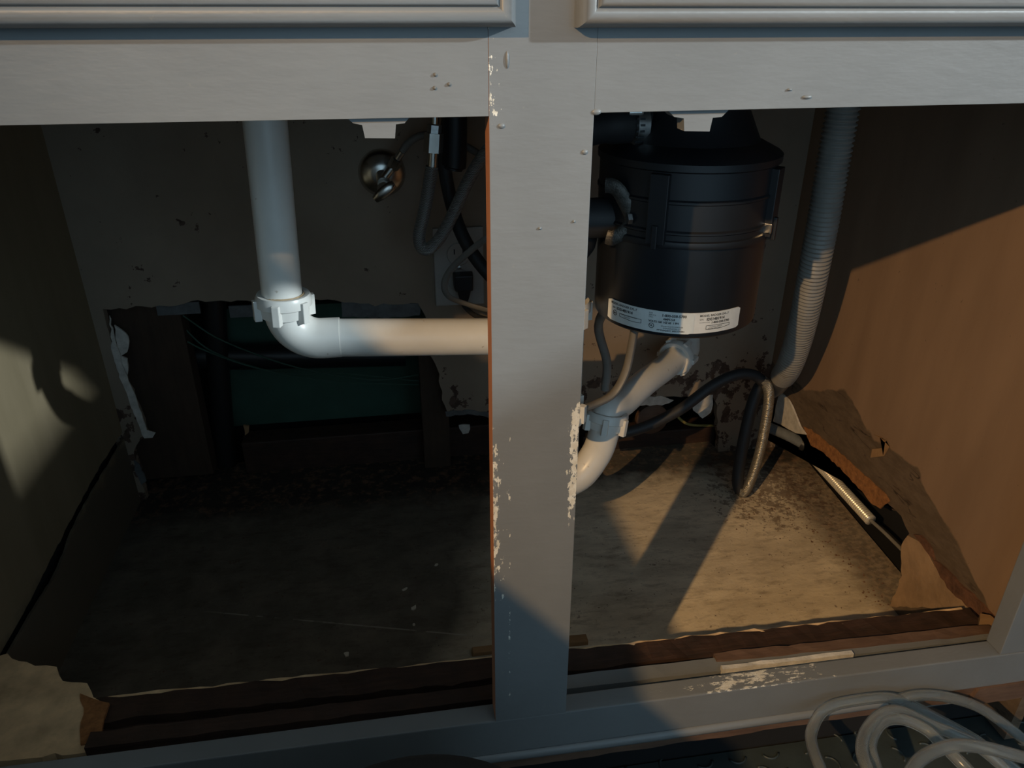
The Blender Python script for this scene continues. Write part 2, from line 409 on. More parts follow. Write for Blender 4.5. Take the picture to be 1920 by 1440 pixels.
lathe('wood_plug', [(0, -.006), (.024, -.006), (.028, -.003), (.028, .006), (0, .006)], PY(1222, 785, .635), STRIPW, wb, (0, 1, 0), 24)

# ------------------------------------------------------------------ the cabinet
cab = thing('sink_cabinet', 'grey painted sink base cabinet with its doors off and a rotted-out bottom', 'cabinet', (0, 0, ZK))
def stile_poly():
    a, b, c, d = PY(917, 220, 0), PY(929, 1350, 0), PY(1061, 1335, 0), PY(1114, 212, 0)
    def ext(p, q, z): t = (z-p.z)/(q.z-p.z); return p.lerp(q, t)
    xl = [ext(b, a, z).x for z in (-.002, .705)]; xr = [ext(c, d, z).x for z in (-.002, .705)]
    return xl, xr
(xlb, xlt), (xrb, xrt) = stile_poly()
zb = -.0485
hexa('center_stile', [(xlb, 0, -.0005), (xrb, 0, -.0005), (xrb, .019, -.0005), (xlb, .019, -.0005), (xlt, 0, ZT), (xrt, 0, ZT), (xrt, .019, ZT), (xlt, .019, ZT)],
     None, cab, .00035, mats=[PAINT_STILE, RAW], fmat=lambda p: 1 if p.normal.x < -.95 else 0)
def xs(z, r): return (xrb+(xrt-xrb)*z/ZT) if r else (xlb+(xlt-xlb)*z/ZT)
g = .00005
hexa('top_rail', [(-.52, .0002, H), (xs(H, 0)-g, .0002, H-.0003), (xs(H, 0)-g, .019, H), (-.52, .019, H), (-.52, .0002, ZT), (xs(ZT, 0)-g, .0002, ZT), (xs(ZT, 0)-g, .019, ZT), (-.52, .019, ZT)], PAINT, cab, .00025)
hexa('top_rail', [(xs(H, 1)+g, .0002, H+.0005), (.535, .0002, H+.002), (.535, .019, H+.002), (xs(H, 1)+g, .019, H), (xs(ZT, 1)+g, .0002, ZT), (.535, .0002, ZT), (.535, .019, ZT), (xs(ZT, 1)+g, .019, ZT)], PAINT, cab, .00025)
hexa('bottom_rail', [(-.52, 0, zb+.006), (.535, 0, -.040), (.535, .0185, -.040), (-.52, .0185, zb+.006), (-.52, 0, 0), (.535, 0, 0), (.535, .0185, 0), (-.52, .0180, 0)], PAINT_RAIL, cab, .0012)
box('left_stile', (-.52, 0.0005, 0.0003), (-.4225, .019, ZT), PAINT, cab, .0008)
box('right_stile', (.4725, 0.0005, 0.0003), (.535, .019, ZT), PAINT, cab, .0008)
# quarter-round bead under the bottom rail, and the bare wood below it
tube('bottom_bead', [(-.10, .003, zb+.003), (.10, .0028, zb+.001), (.30, .0026, zb+.003), (.42, .0026, zb+.006)], .0055, PAINT, cab, 10, 4)
bw = ragged([(-.02, .002, zb-.016), (.20, .002, zb-.014), (.36, .002, zb-.011), (.53, .002, zb-.010)], .0012, .012, 21)
prism('bare_wood_strip', bw + [Vector((.53, .002, zb+.010)), Vector((-.02, .002, zb+.0))], (0, .016, 0), STRIPW, cab, label='bare reddish wood under the bottom rail')
bl = ragged([(.455, -.002, zb-.012), (.535, -.002, zb-.012)], .001, .01, 23)
prism('bare_wood_strip', bl + [Vector((.535, -.002, -.0385)), Vector((.462, -.002, -.0405))], (0, .01, 0), STRIPW, cab)
# drawer fronts with a beaded edge
def drawer(x0, x1, z0, z1, label):
    prof = [(0, 0), (0, .0075), (.0006, .0105), (.0018, .0130), (.0036, .0147), (.0056, .0152), (.0074, .0147), (.0086, .0138), (.0090, .0132), (.0096, .0132), (.0101, .0146), (.0110, .0155), (.0125, .0158)]
    v = []; f = []
    for ins, dep in prof:
        v += [(x0+ins, -dep, z0+ins), (x1-ins, -dep, z0+ins), (x1-ins, -dep, z1-ins), (x0+ins, -dep, z1-ins)]
    for i in range(len(prof)-1):
        for k in range(4): f.append((i*4+k, i*4+(k+1) % 4, i*4+4+(k+1) % 4, i*4+4+k))
    n = (len(prof)-1)*4; f.append((n, n+1, n+2, n+3)); f.append((3, 2, 1, 0))
    return mesh('drawer_front', v, f, PAINT, cab, smooth=True, label=label)
drawer(-.43, .0140, .5290, .69, 'false drawer front left of the center stile')
drawer(.0470, .50, .5285, .69, 'false drawer front right of the center stile')
def drip(u, v, rx, rz, mat=None):
    c = PY(u, v, 0); q, fq = lathe_vf([(0, .0011), (.5, .0009), (.85, .0005), (1, -.0003)], (0, 0, 0), (0, -1, 0), 12)
    mesh('paint_drip', [Vector((c.x+p.x*rx, p.y, c.z+p.z*rz)) for p in q], fq, mat or PAINT, cab, smooth='all')
for dq in ((951, 112, .0011, .0048), (1513, 182, .0032, .0012), (1480, 168, .0016, .0008), (1012, 428, .0012, .0010), (1076, 415, .0010, .0010), (1096, 285, .0020, .0016), (940, 236, .0022, .0016), (1118, 210, .0030, .0018)): drip(*dq)
for dq in ((816, 140), (815, 165), (842, 158)): drip(*dq, .0011, .0011, plain('grime_spot', (.13, .125, .115), .7) if dq[0] == 816 else bpy.data.materials['grime_spot'])
# catch plates screwed to the underside of the top rail, painted over and chipped
def catch(u0, u1, v0, v1, ux0, ux1, label):
    a, b = PY(u0, v1, .004), PY(u1, v0, .004)
    zt = H+.0005
    la, lb = PY(ux0, v0, .004).x, PY(ux1, v0, .004).x
    o = [(la, .004, zt), (la+.004, .004, zt-.0035), (a.x, .004, zt-.0045), (a.x+.001, .004, a.z), (b.x-.001, .004, a.z-.0005), (b.x, .004, zt-.0045), (lb-.004, .004, zt-.004), (lb, .004, zt)]
    return prism('door_catch', o, (0, .012, 0), PAINT_CATCH, cab, label=label)
catch(681, 742, 228, 259, 648, 772, 'painted catch plate under the left top rail')
catch(1280, 1337, 216, 246, 1252, 1366, 'chipped catch plate under the right top rail')
# sides
xo = .012
# right panel: a long piece is broken out low down, the front foot still reaches the bottom
foot = [PX(u, v, XR) for u, v in [(1668, 1137), (1690, 1080), (1688, 1040), (1693, 1012), (1704, 1002)]]
slot = [PX(u, v, XR) for u, v in [(1690, 968), (1650, 935), (1600, 890), (1545, 848), (1520, 832), (1500, 812), (1470, 800), (1462, 850)]]
slot[-1] = Vector((XR, D, ZF)); slot[-2] = Vector((XR, D, slot[-3].z+.004))
foot[0].z = ZF
rr = ragged([Vector((p.y, 0, p.z)) for p in foot+slot], .0018, .008, 31)
full = [Vector((XR, .019, ZF)), Vector((XR, rr[0].x, ZF))] + [Vector((XR, p.x, p.z)) for p in rr[1:-1]] + [Vector((XR, D, rr[-2].z)), Vector((XR, D, ZT)), Vector((XR, .019, ZT))]
prism('side_panel', full, (xo, 0, 0), SIDE_R, cab, label='right side panel with a grey tide mark')
def on_right(name, px, mat, seed, label, amp=.0013, off=.0012, th=.002, step=.007):
    q = ragged([Vector((p.y, 0, p.z)) for p in (PX(u, v, XR-off) for u, v in px)], amp, step, seed, True)
    return prism(name, [Vector((XR-off, p.x, p.z)) for p in q], (th, 0, 0), mat, cab, label=label)
on_right('torn_core_strip', [(1506, 800), (1520, 806), (1570, 845), (1620, 890), (1660, 925), (1668, 940), (1650, 952), (1636, 945), (1610, 915), (1575, 878), (1545, 850), (1520, 836)], FIBRE, 33, 'orange torn fibreboard strip above the gap')
on_right('bare_panel_foot', [(1668, 1137), (1690, 1080), (1690, 1020), (1702, 1003), (1726, 1016), (1750, 1060), (1790, 1098), (1836, 1150), (1790, 1142)], FOOT, 63, 'tan bare foot of the right panel below the tear line', .0014, .0012)
on_right('torn_joint', [(1712, 1002), (1724, 1004), (1745, 1030), (1752, 1050), (1812, 1105), (1890, 1184), (1872, 1196), (1846, 1172), (1812, 1135), (1782, 1110), (1762, 1080), (1748, 1050)], REMD, 64, 'dark red torn joint line of the old bottom board', .0016, .0030, .003)
cp = [PX(u, v, XR-.001) for u, v in [(1637, 842), (1655, 840), (1662, 826), (1640, 815), (1652, 820), (1668, 838), (1658, 855), (1634, 858)]]
prism('facing_flake', cp, (-.0015, 0, 0), BLOCK, cab, label='curled pale facing flake on the right panel')
# left panel: above the long split, and the strip below it
lcp = [PX(u, v, XL) for u, v in [(222, 822), (190, 870), (160, 925), (130, 980), (95, 1050), (70, 1100), (44, 1150)]]
lcp[0] = Vector((XL, D, lcp[0].z))
lr = ragged([Vector((p.y, 0, p.z)) for p in lcp], .0012, .008, 41)
prism('side_panel', [Vector((XL, D, ZT)), Vector((XL, D, lcp[0].z))] + [Vector((XL, p.x, p.z)) for p in lr] + [Vector((XL, .019, lr[-1].z-.003)), Vector((XL, .019, ZT))], (-xo, 0, 0), SIDE_L, cab, label='left side panel above the split')
lo = []
for i, p in enumerate(lr):
    wd = .0105+.010*math.exp(-((p.x-.33)/.05)**2)+.003*math.exp(-((p.x-.52)/.06)**2)
    lo.append(Vector((XL+.001, p.x, p.z-wd)))
prism('side_panel_base', [Vector((XL+.001, D-.003, lo[0].z))] + lo[1:] + [Vector((XL+.001, .03, lo[-1].z)), Vector((XL+.001, .03, ZF)), Vector((XL+.001, D-.003, ZF))], (-.003, 0, 0), SIDE_L, cab, label='strip of left panel below the split')
box('gap_shade_board', (XL-.03, .02, ZF-.01), (XL-.0125, D, .05), DARKB, cab)  # near-black sheets behind the gaps; their colour stands in for deep shade
box('gap_shade_board', (.640, .02, ZF-.01), (.65, D, .05), DARKB, cab)
# bottom
prism('cabinet_floor', [Vector((x, y, ZF)) for x, y in [(XL-.012, .066), (.600, .066), (.592, .27), (.598, .40), (.607, .556), (.607, D+.0195), (.47, D+.0195), (.46, .70), (-.60, .70), (-.60, D+.0195), (XL-.012, D+.0195)]], (0, 0, -.010), FLOORM, cab, label='stained bare subfloor, shade painted dark on the left')
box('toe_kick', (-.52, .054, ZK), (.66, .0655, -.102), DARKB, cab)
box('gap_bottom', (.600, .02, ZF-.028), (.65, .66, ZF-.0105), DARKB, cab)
# front build-up behind the rail
def strip(name, x0, x1, y0, y1, z0, z1, mat, seed, amp=.0015, step=.012, dy=0, **kw):
    n = int((x1-x0)/step); v = []; f = []
    for i in range(n+1):
        x = x0+(x1-x0)*i/n; q = lambda s: amp*(mnoise.noise(Vector((x*45, s*7.3, seed)))+.6*mnoise.noise(Vector((x*160, s*3.1, seed))))
        dd = dy*i/n
        v += [(x, y0+dd+q(1)*.6, z0), (x, y1+dd+q(2), z0), (x, y1+dd+q(3), z1+q(4)), (x, y0+dd+q(5), z1+q(6))]
    for i in range(n):
        for k in range(4): f.append((i*4+k, i*4+(k+1) % 4, i*4+4+(k+1) % 4, i*4+4+k))
    f += [(0, 3, 2, 1), (n*4, n*4+1, n*4+2, n*4+3)]
    return mesh(name, v, f, mat, cab, **kw)
strip('rail_backer', -.340, .055, .0370, .0525, -.10, -.0130, ROT, 51, .0010, dy=-.003, label='blackened board behind the left bottom rail')
strip('rail_backer', .056, .50, .0340, .0495, -.10, -.0120, PAINT, 58, .0007, dy=-.003, label='grey painted board behind the right bottom rail')
strip('rail_backer', .215, .500, .0425, .0520, -.10, -.0095, STRIPW, 52, .0014, dy=-.006, label='bare wooden patch on the board behind the rail')
strip('rail_backer', .215, .345, .0305, .0345, -.06, -.0075, PLASTER, 57, .0012, dy=-.001, label='white chipped edge of the board behind the rail')
strip('bottom_cleat', -.352, .505, .054, .078, -.10, -.0350, ROT, 53, .0022, dy=-.009, label='rotted front edge of the old bottom board')
strip('bottom_cleat', -.358, .512, .074, .100, -.10, -.0255, ROT, 54, .0026, dy=-.016)
strip('bottom_cleat', -.36, .505, .098, .1035, -.060, -.027, REM, 55, .0022, dy=-.017, label='pale splintered edge of the old bottom board')
def remnant(px, z, th, mat, seed, label, amp=.0018):
    q = ragged([Vector((p.x, 0, p.y)) for p in (PZ(u, v, z) for u, v in px)], amp, .008, seed, True)
    return prism('bottom_board_remnant', [Vector((p.x, p.z, z)) for p in q], (0, 0, -th), mat, cab, label=label)
remnant([(-160, 1440), (-90, 1250), (10, 1228), (66, 1246), (108, 1248), (116, 1278), (166, 1280), (172, 1310), (200, 1320), (192, 1350), (178, 1372), (176, 1408)], -.024, .014, REM, 61, 'pale torn corner of old bottom board at front left')
remnant([(150, 1300), (172, 1308), (204, 1320), (196, 1350), (178, 1392), (150, 1398), (156, 1340)], -.0225, .003, FIBRE, 62, 'brown torn core on the left corner piece')
remnant([(1838, 1150), (1856, 1152), (1888, 1186), (1884, 1194), (1850, 1198), (1836, 1186)], -.018, .016, BLOCK, 65, 'splintered tan end beside the right panel')
box('back_rail', (XL, D-.018, .62), (XR, D, ZT), SIDE_L, cab)

# the counter run that turns the corner on the right; daylight comes in over its edge
sc_ = thing('side_counter', 'grey base cabinet run with worktop, at right angles to the sink cabinet', 'counter', (1.25, -.8, ZK))
box('counter_body', (.985, -1.6, ZK), (1.60, -.04, ZT-.0005), PAINT, sc_, .002)
box('counter_top', (.963, -1.62, ZT), (1.60, -.038, ZT+.036), TOP, sc_, .002)

th_ = thing('shadow_post', 'added upright shadow-casting holder standing on the side counter', 'post', (1.30, -.755, ZT+.036))  # unseen upright added to cast a soft shadow band on the right rail
lathe('shadow_post_base', [(0, 0), (.070, 0), (.072, .004), (.066, .012), (.014, .016), (0, .016)], (1.30, -.755, ZT+.036), BLKM, th_, segs=32)
lathe('shadow_post_rod', [(0, .0), (.010, .0), (.010, .34), (.014, .345), (.014, .362), (.006, .370), (0, .370)], (1.30, -.755, ZT+.050), BLKM, th_, segs=20)

for nm, x0, x1, bx0, bx1, lab in (('left', -1.20, -.5215, -1.20, -.525, 'plain grey base cabinet to the left of the open sink cabinet'), ('right', .5365, .962, .660, .960, 'plain grey base cabinet filling the corner right of the sink cabinet')):
    nb = thing('base_cabinet', lab, 'cabinet', ((x0+x1)/2, .3, ZK))
    box('cabinet_body', (bx0, .0195, ZK), (bx1, .600, ZT-.0005), PAINT, nb, .001)
    box('face_frame', (x0, 0, -.045), (x1, .019, ZT-.0005), PAINT, nb, .001)
    box('door', (x0+.05, -.018, .0), (x1-.04, -.0002, .50), PAINT, nb, .004)
    box('drawer', (x0+.05, -.018, .53), (x1-.04, -.0002, .685), PAINT, nb, .004)

# worktop and the double sink the pipes hang from
tag(box('worktop', (-1.25, -.035, ZT), (1.60, .608, ZT+.036), TOP, None, .003), 'kitchen worktop slab above the grey sink cabinet', 'worktop')
sk = thing('kitchen_sink', 'steel double-bowl sink hung under the worktop above the pipes', 'sink', (0, .30, .492))
for x0, x1, nm in ((-.40, -.008, 'left bowl'), (.022, .43, 'right bowl')):
    box('sink_bowl', (x0, .07, .503), (x1, .52, ZT-.0005), SINKST, sk, .02)
lathe('strainer_body', [(0, .007), (.045, .007), (.043, .001), (.024, -.002), (.0, -.002)], (-.1590, .265, .4955), CHROME, sk, segs=32)

# ------------------------------------------------------------------ white PVC drain
yp = .265; RP = .0187
dr = thing('sink_drain_pipe', 'white plastic sink drain: upright tailpiece, long horizontal arm, tee and trap', 'pipe', (-.166, yp, .28))
tp, bp_ = PY(497, 228, yp), PY(528, 545, yp)
xt = (tp.x+bp_.x)/2
tdir = (tp-bp_).normalized(); ttop = bp_ + tdir*((.4925-bp_.z)/tdir.z)
tube('tailpiece', [ttop, tp, bp_, bp_-tdir*.012], RP, PVC, dr, 32, 1)
def slip_nut(org, axis, R, h, parent=dr, lugs=6, rot=0.0, label=None):
    prof = [(R*.70, h*.55), (R*.80, h*.62), (R*.93, h*.62), (R, h*.45), (R, h*.12), (R*.90, h*.05), (R*.87, -h*.38), (R*.66, -h*.45), (R*.66, h*.3), (R*.70, h*.55)]
    o = lathe('slip_nut', prof, org, PVC, parent, axis, 36)
    if label: o['label'] = label
    q = Vector((0, 0, 1)).rotation_difference(Vector(axis).normalized())
    for k in range(lugs):
        a = rot+2*math.pi*k/lugs; c = Vector((math.cos(a), math.sin(a), 0)); s = Vector((-math.sin(a), math.cos(a), 0)); z = Vector((0, 0, 1))
        pts = []
        for dz in (-h*.52, h*.44):
            for r, t in ((R*.84, -.0045), (R*1.10, -.0035), (R*1.10, .0035), (R*.84, .0045)):
                pts.append(Vector(org) + q @ (c*r + s*t + z*dz))
        hexa('nut_lug', pts, PVC, o, .0008)
    return o
nut_c = PY(533, 574, yp)
slip_nut(nut_c, tdir, .0262, .021, rot=.35)
lathe('stained_ring', [(RP+.0002, .0), (RP+.0012, .0015), (RP+.0002, .004)], PY(531, 556, yp), PVCRUST, dr, tdir, 32, label='rust-stained ring above the nut')
za = PY(640, 632, yp).z; zr = PY(912, 637, yp).z
ex = nut_c.x
def arc(c, r, a0, a1, e1, e2, n=10):
    return [Vector(c)+Vector(e1)*(r*math.cos(a0+(a1-a0)*i/n))+Vector(e2)*(r*math.sin(a0+(a1-a0)*i/n)) for i in range(n+1)]
top_e = Vector((ex, yp, nut_c.z-.004)); rE = top_e.z-za
elb = arc((ex+rE, yp, top_e.z), rE, math.pi, 1.5*math.pi, (1, 0, 0), (0, 0, 1), 12)
tube('elbow', elb + [Vector((ex+rE+.018, yp, za))], lambda t: .0198 if t < .95 else .0196, PVC, dr, 32, 0)
xtee = PY(1057, 590, .27).x
zt_ = za+(zr-za)
tube('horizontal_arm', [(ex+rE+.008, yp, za), (xtee-.02, yp, zr)], RP, PVC, dr, 32, 0)
ztt, ztb = PY(1060, 560, .27).z, PY(1055, 790, .27).z
tube('tee', [(xtee, yp, ztt), (xtee, yp, ztb)], .0205, PVC, dr, 28, 0)
slip_nut((xtee-.030, yp, zr), (-1, 0, 0), .0262, .021)
slip_nut(PY(1058, 584, yp), (0, 0, 1), .0268, .021, rot=.1)
n2 = PY(1052, 768, yp); slip_nut(n2, (0, 0, -1), .0258, .021, rot=.1)
# trap: nut on the right, U bend down behind the stile and up again, then the arm to the wall
yt = .375
n3 = PY(1136, 790, yt); armt = PY(1270, 668, .545)
ad = (armt-n3).normalized()
nd = Vector((ad.x*.25, ad.y*.25, 1)).normalized()
jb = [n3+nd*.004, n3-nd*.014, PY(1118, 850, yt-.004), PY(1084, 893, yt-.012), PY(1040, 905, yt-.02), PY(995, 880, yt-.022), PY(968, 830, yt-.022), PY(962, 770, yt-.022)]
tube('trap_bend', jb, .0198, PVC, dr, 28, 8)
n4 = PY(965, 722, yt-.022); slip_nut(n4, (0, 0, 1), .0262, .022, rot=.5)
tube('trap_riser', [PY(962, 775, yt-.022), n4, Vector((n4.x, yt-.024, n4.z+.03)), Vector(((n4.x+xtee)/2, (yt-.022+yp)/2, n4.z+.055)), Vector((xtee-.004, yp+.012, n4.z+.055))], .0187, PVC, dr, 24, 6)
slip_nut(n3, nd, .0275, .022, rot=.2)
tube('trap_arm', [n3-nd*.008, n3+nd*.014, n3.lerp(armt, .22)+Vector((-.002, -.002, .006)), n3.lerp(armt, .5)+Vector((0, 0, .006)), n3.lerp(armt, .8), armt, armt+ad*.03], RP, PVC, dr, 28, 8)
slip_nut(armt, -ad, .0268, .020, rot=.3)
tube('gasket', [armt-ad*.010, armt-ad*.0085], .0205, RUB, dr, 28, 0, label='dark ring at the wall nut')
tube('wall_stub', [armt+ad*.004, armt+ad*.03, Vector((armt.x+.035, D+.004, armt.z+.032))], .0215, PVC, dr, 24, 4)

# ------------------------------------------------------------------ garbage disposal
DC = Vector((.2140, .240, -.0285))
gd = thing('garbage_disposal', 'black cylindrical garbage disposal with a silver rating label, right of the stile', 'disposal', (DC.x, DC.y, .266))
def zz(l): return [(r, .2950+(z-.2950)*1.034) for r, z in l]
lathe('lower_housing', zz([(0, .3005), (.055, .3005), (.060, .2965), (.0745, .2950), (.0778, .2975), (.0784, .302), (.0784, .384), (0, .384)]), DC, BLK, gd, segs=72)
lathe('upper_housing', zz([(.0770, .3765), (.0815, .3770), (.0822, .3795), (.0815, .3825), (.0800, .3835), (.0800, .3880), (.0815, .3890), (.0815, .3905), (.0800, .3920), (.0800, .4130), (.0814, .4140), (.0814, .4158), (.0798, .4172),
                        (.0798, .4385), (.0824, .4400), (.0824, .4455), (.0805, .4470), (.066, .4540), (.062, .4555)]), DC, BLKM, gd, segs=72)
lathe('neck', [(.0640, .4590), (.0615, .4610), (.0485, .4880), (.0485, .5050), (.0555, .5060), (.0555, .5205), (.0, .5205)], DC, BLKM, gd, segs=48)
lathe('mounting_ring', [(.0490, .5010), (.0570, .5015), (.0600, .5035), (.0600, .5080), (.0560, .5100), (.049, .5100)], DC, RUB, gd, segs=48)
def rib(az, wd, r0, r1, z0, z1, mat, name='rib', parent=gd, bev=.0008):
    a = math.radians(az); c = Vector((math.sin(a), -math.cos(a), 0)); s = Vector((math.cos(a), math.sin(a), 0)); pts = []
    for z in (z0, z1):
        for r, t in ((r0, -wd/2), (r1, -wd/2), (r1, wd/2), (r0, wd/2)): pts.append(DC+c*r+s*t+Vector((0, 0, z)))
    return hexa(name, pts, mat, parent, bev)
for az in (-36, 48, 140, 228):
    r_ = rib(az, .0165, .074, .0858, .3830, .4425, BLKM); rib(az, .0050, .080, .0885, .3795, .4000, BLKM, 'screw_boss', r_)
rib(43, .0030, .079, .0866, .3865, .3955, CHROME, 'bolt')
# discharge tube towards the stile, its flange and screw
zd = .3650; yd = .228
tube('discharge_tube', [(.155, yd, zd), (.122, yd, zd), (.075, yd-.004, zd), (.062, yd, zd-.006), (xtee+.004, yp-.02, zd-.02), (xtee, yp-.004, zd-.045), (xtee, yp, ztt+.002)], .0182, RUB, gd, 24, 6)
tube('discharge_socket', [(.172, yd, zd), (.146, yd, zd)], .025, BLKM, gd, 28, 0)
fl_ = [PY(u, v, .200) for u, v in [(1138, 350), (1150, 350), (1160, 358), (1170, 376), (1180, 398), (1184, 410), (1180, 422), (1166, 438), (1150, 448), (1140, 447)]]
for i, p in enumerate(fl_): p.y = .205 - .008*math.sin(math.pi*i/(len(fl_)-1))
tube('discharge_flange', fl_, .0066, RUSTY, gd, 10, 5, flat=((0, 1, 0), .35), label='bent metal flange with a rusty lower end')
tube('flange_screw', [PY(1178, 410, .196), PY(1216, 406, .196)], .0026, STEEL, gd, 8, 0)
tube('screw_head', [PY(1176, 410, .193), PY(1184, 409, .193)], .0050, STEEL, gd, 6, 0)
# dishwasher inlet hose on the upper left with a worm-drive clamp
zi = .4470
tube('inlet_hose', [(.172, .232, zi), (.135, .225, zi), (.100, .216, zi-.003), (.075, .216, zi-.003), (.055, .235, zi+.004), (.045, .265, zi+.025), (.044, .275, zi+.045)], lambda t: .0150 if t > .18 else .0170, RUB, gd, 20, 6)
cl = tube('hose_clamp', [(.151, .2278, zi), (.162, .2298, zi)], .0212, STEEL, gd, 32, 0, label='slotted steel band of the hose clamp')
for k in range(11):
    a = math.radians(150+k*13.5); r = .0214
    c = Vector((.1565, .2288+math.cos(a)*r, zi+math.sin(a)*r)); t = Vector((0, -math.sin(a), math.cos(a))); nn = Vector((0, math.cos(a), math.sin(a)))
    pts = [c+Vector((sx*.0036, 0, 0))+t*(st*.0009)+nn*(sn*.0002) for sn in (-1, 1) for sx, st in ((-1, -1), (1, -1), (1, 1), (-1, 1))]
    hexa('band_slot', pts, INK, cl)
box('clamp_screw_housing', (.143, .200, zi+.010), (.156, .212, zi+.020), STEEL, cl, .002)
# rating label: two overlapping wrapped stickers
def cyl(az, z, r): a = math.radians(az); return DC+Vector((math.sin(a)*r, -math.cos(a)*r, z))
def sticker(name, a0, a1, z0, z1, r, mat, label, sk=0.0, n=20):
    v = []; f = []
    for i in range(n+1):
        t = i/n; az = a0+(a1-a0)*t; c = .0015 if i in (0, n) else 0
        v += [cyl(az, z0+c+sk*t, r), cyl(az, z1-c+sk*t, r), cyl(az, z0+c+sk*t, r-.0006), cyl(az, z1-c+sk*t, r-.0006)]
    for i in range(n):
        b = i*4; f += [(b, b+4, b+5, b+1), (b+2, b+3, b+7, b+6), (b+1, b+5, b+7, b+3), (b, b+2, b+6, b+4)]
    f += [(0, 1, 3, 2), (n*4, n*4+2, n*4+3, n*4+1)]
    return mesh(name, v, f, mat, gd, smooth=True, label=label)
RL = .0784
A0, A1, AB = -70.5, 28.0, -7.0
ZL0, ZL1 = .3010, .3215
s2 = sticker('rating_label', AB-6, A1, ZL0+.0003, ZL1-.0003, RL+.0006, LABW, 'plain silver right-hand sticker', .0010)
s1 = sticker('rating_label', A0, AB, ZL0, ZL1, RL+.0011, LABB, 'bluish left-hand sticker')
def lettering(txt, az, z, size, parent, r, bold=.0, tilt=0):
    cu = bpy.data.curves.new('lettering', 'FONT'); cu.body = txt; cu.size = size; cu.resolution_u = 2; cu.offset = bold
    to = bpy.data.objects.new('tmp', cu); COL.objects.link(to)
    me0 = bpy.data.meshes.new_from_object(to.evaluated_get(bpy.context.evaluated_depsgraph_get()))
    v = [cyl(az+math.degrees(p.co.x/r), z+p.co.y+tilt*p.co.x, r) for p in me0.vertices]
    f = [tuple(p.vertices) for p in me0.polygons]
    bpy.data.objects.remove(to); bpy.data.meshes.remove(me0)
    return mesh('lettering', v, f, INK, parent)
R1 = RL+.00135; R2 = RL+.00085
for t, az, z, s, b in (('MODEL BADGER 5XL-7', -67, .3177, .0030, .00005), ('S/N', -65.5, .3137, .0024, 0), ('IDE14B1914', -61.5, .3133, .0037, .00012),
                       ('FOR', -36.5, .3183, .0018, 0), ('SERVICE', -36.5, .3164, .0018, 0), ('CALL', -36.5, .3146, .0018, 0),
                       ('1-800-558-5700', -28.0, .3168, .0034, .00012), ('AMPS 5.8', -27, .3135, .0027, .0001), ('VOLTS 120  HZ 60  1 PH', -36.5, .3103, .0026, .0001),
                       ('FOOD WASTE DISPOSER', -28.0, .3069, .0018, 0), ('INSINKERATOR LLC', -26.5, .3050, .0018, 0), ('MT PLEASANT, WISCONSIN', -30.5, .3028, .0020, .00005),
                       ('CAUTION: UNPLUG BEFORE', -57.5, .3100, .0014, 0), ('SERVICING', -54.5, .3083, .0014, 0), ('UL', -35.4, .3062, .0022, .0001), ('ISE', -64.0, .3087, .0022, .0001)):
    lettering(t, az, z, s, s1, R1, b)
for t, az, z, s, b in (('MODEL BADGER 5XL-7', -3.5, .3172, .0028, .00005), ('S/N', -3.5, .3137, .0024, 0), ('IDE14B1914', 1.2, .3134, .0036, .00012), ('FOR SERVICE CALL', -3.5, .3111, .0012, 0), ('1-800-558-5700', 4.8, .3103, .0029, .00008), ('CAUTION: UNPLUG', 3.5, .3066, .0015, 0), ('BEFORE SERVICING', 3.0, .3050, .0015, 0)):
    lettering(t, az, z+.0004, s, s2, R2, b, .02)
def outline(pts, parent, r, wd=.00022):
    v = []; f = []; q = []
    for i, (az, z) in enumerate(pts):
        a2, z2 = pts[(i+1) % len(pts)]; m = max(1, int(abs(a2-az)/2.5))
        q += [(az+(a2-az)*j/m, z+(z2-z)*j/m) for j in range(m)]
    pts = q; n = len(pts)
    for i, (az, z) in enumerate(pts):
        a2, z2 = pts[(i+1) % n]; dx = math.radians(a2-az)*r; dz = z2-z; L = math.hypot(dx, dz); nx, nz = -dz/L*wd, dx/L*wd
        b = len(v)
        for aa, zz in ((az, z), (a2, z2)):
            for s in (-1, 1): v.append(cyl(aa+math.degrees(s*nx/r), zz+s*nz, r))
        f.append((b, b+2, b+3, b+1))
    return mesh('printed_border', v, f, INK, parent)
outline([(-58.5, .3105), (-41.5, .3105), (-41.5, .3070), (-48, .3065), (-58.5, .3078)], s1, R1)
outline([(1.5, .3088), (19, .3093), (19, .3070), (10, .3052), (1.5, .3052)], s2, R2)
for az, z, rr in ((-62.8, .3096, .0024), (-34.3, .3069, .0023)):
    outline([(az+math.degrees(math.cos(2*math.pi*k/18)*rr/R1), z+math.sin(2*math.pi*k/18)*rr) for k in range(18)], s1, R1, .0003)
# power cord leaving the underside
pc = [Vector((.190, .272, .272)), PY(1184, 650, .285), PY(1172, 700, .285), PY(1150, 738, .28), PY(1118, 757, .27), PY(1085, 768, .255), PY(1040, 780, .240)]
tube('power_cord', pc, .0068, GCORD, gd, 12, 8, flat=((1, 0, 0), .6), label='flat grey power cord under the disposal')
tube('inner_cord', [(.160, .265, .272), PY(1122, 610, .33), PY(1138, 680, .34), PY(1134, 730, .345)], .0052, GCORD, gd, 10, 6)

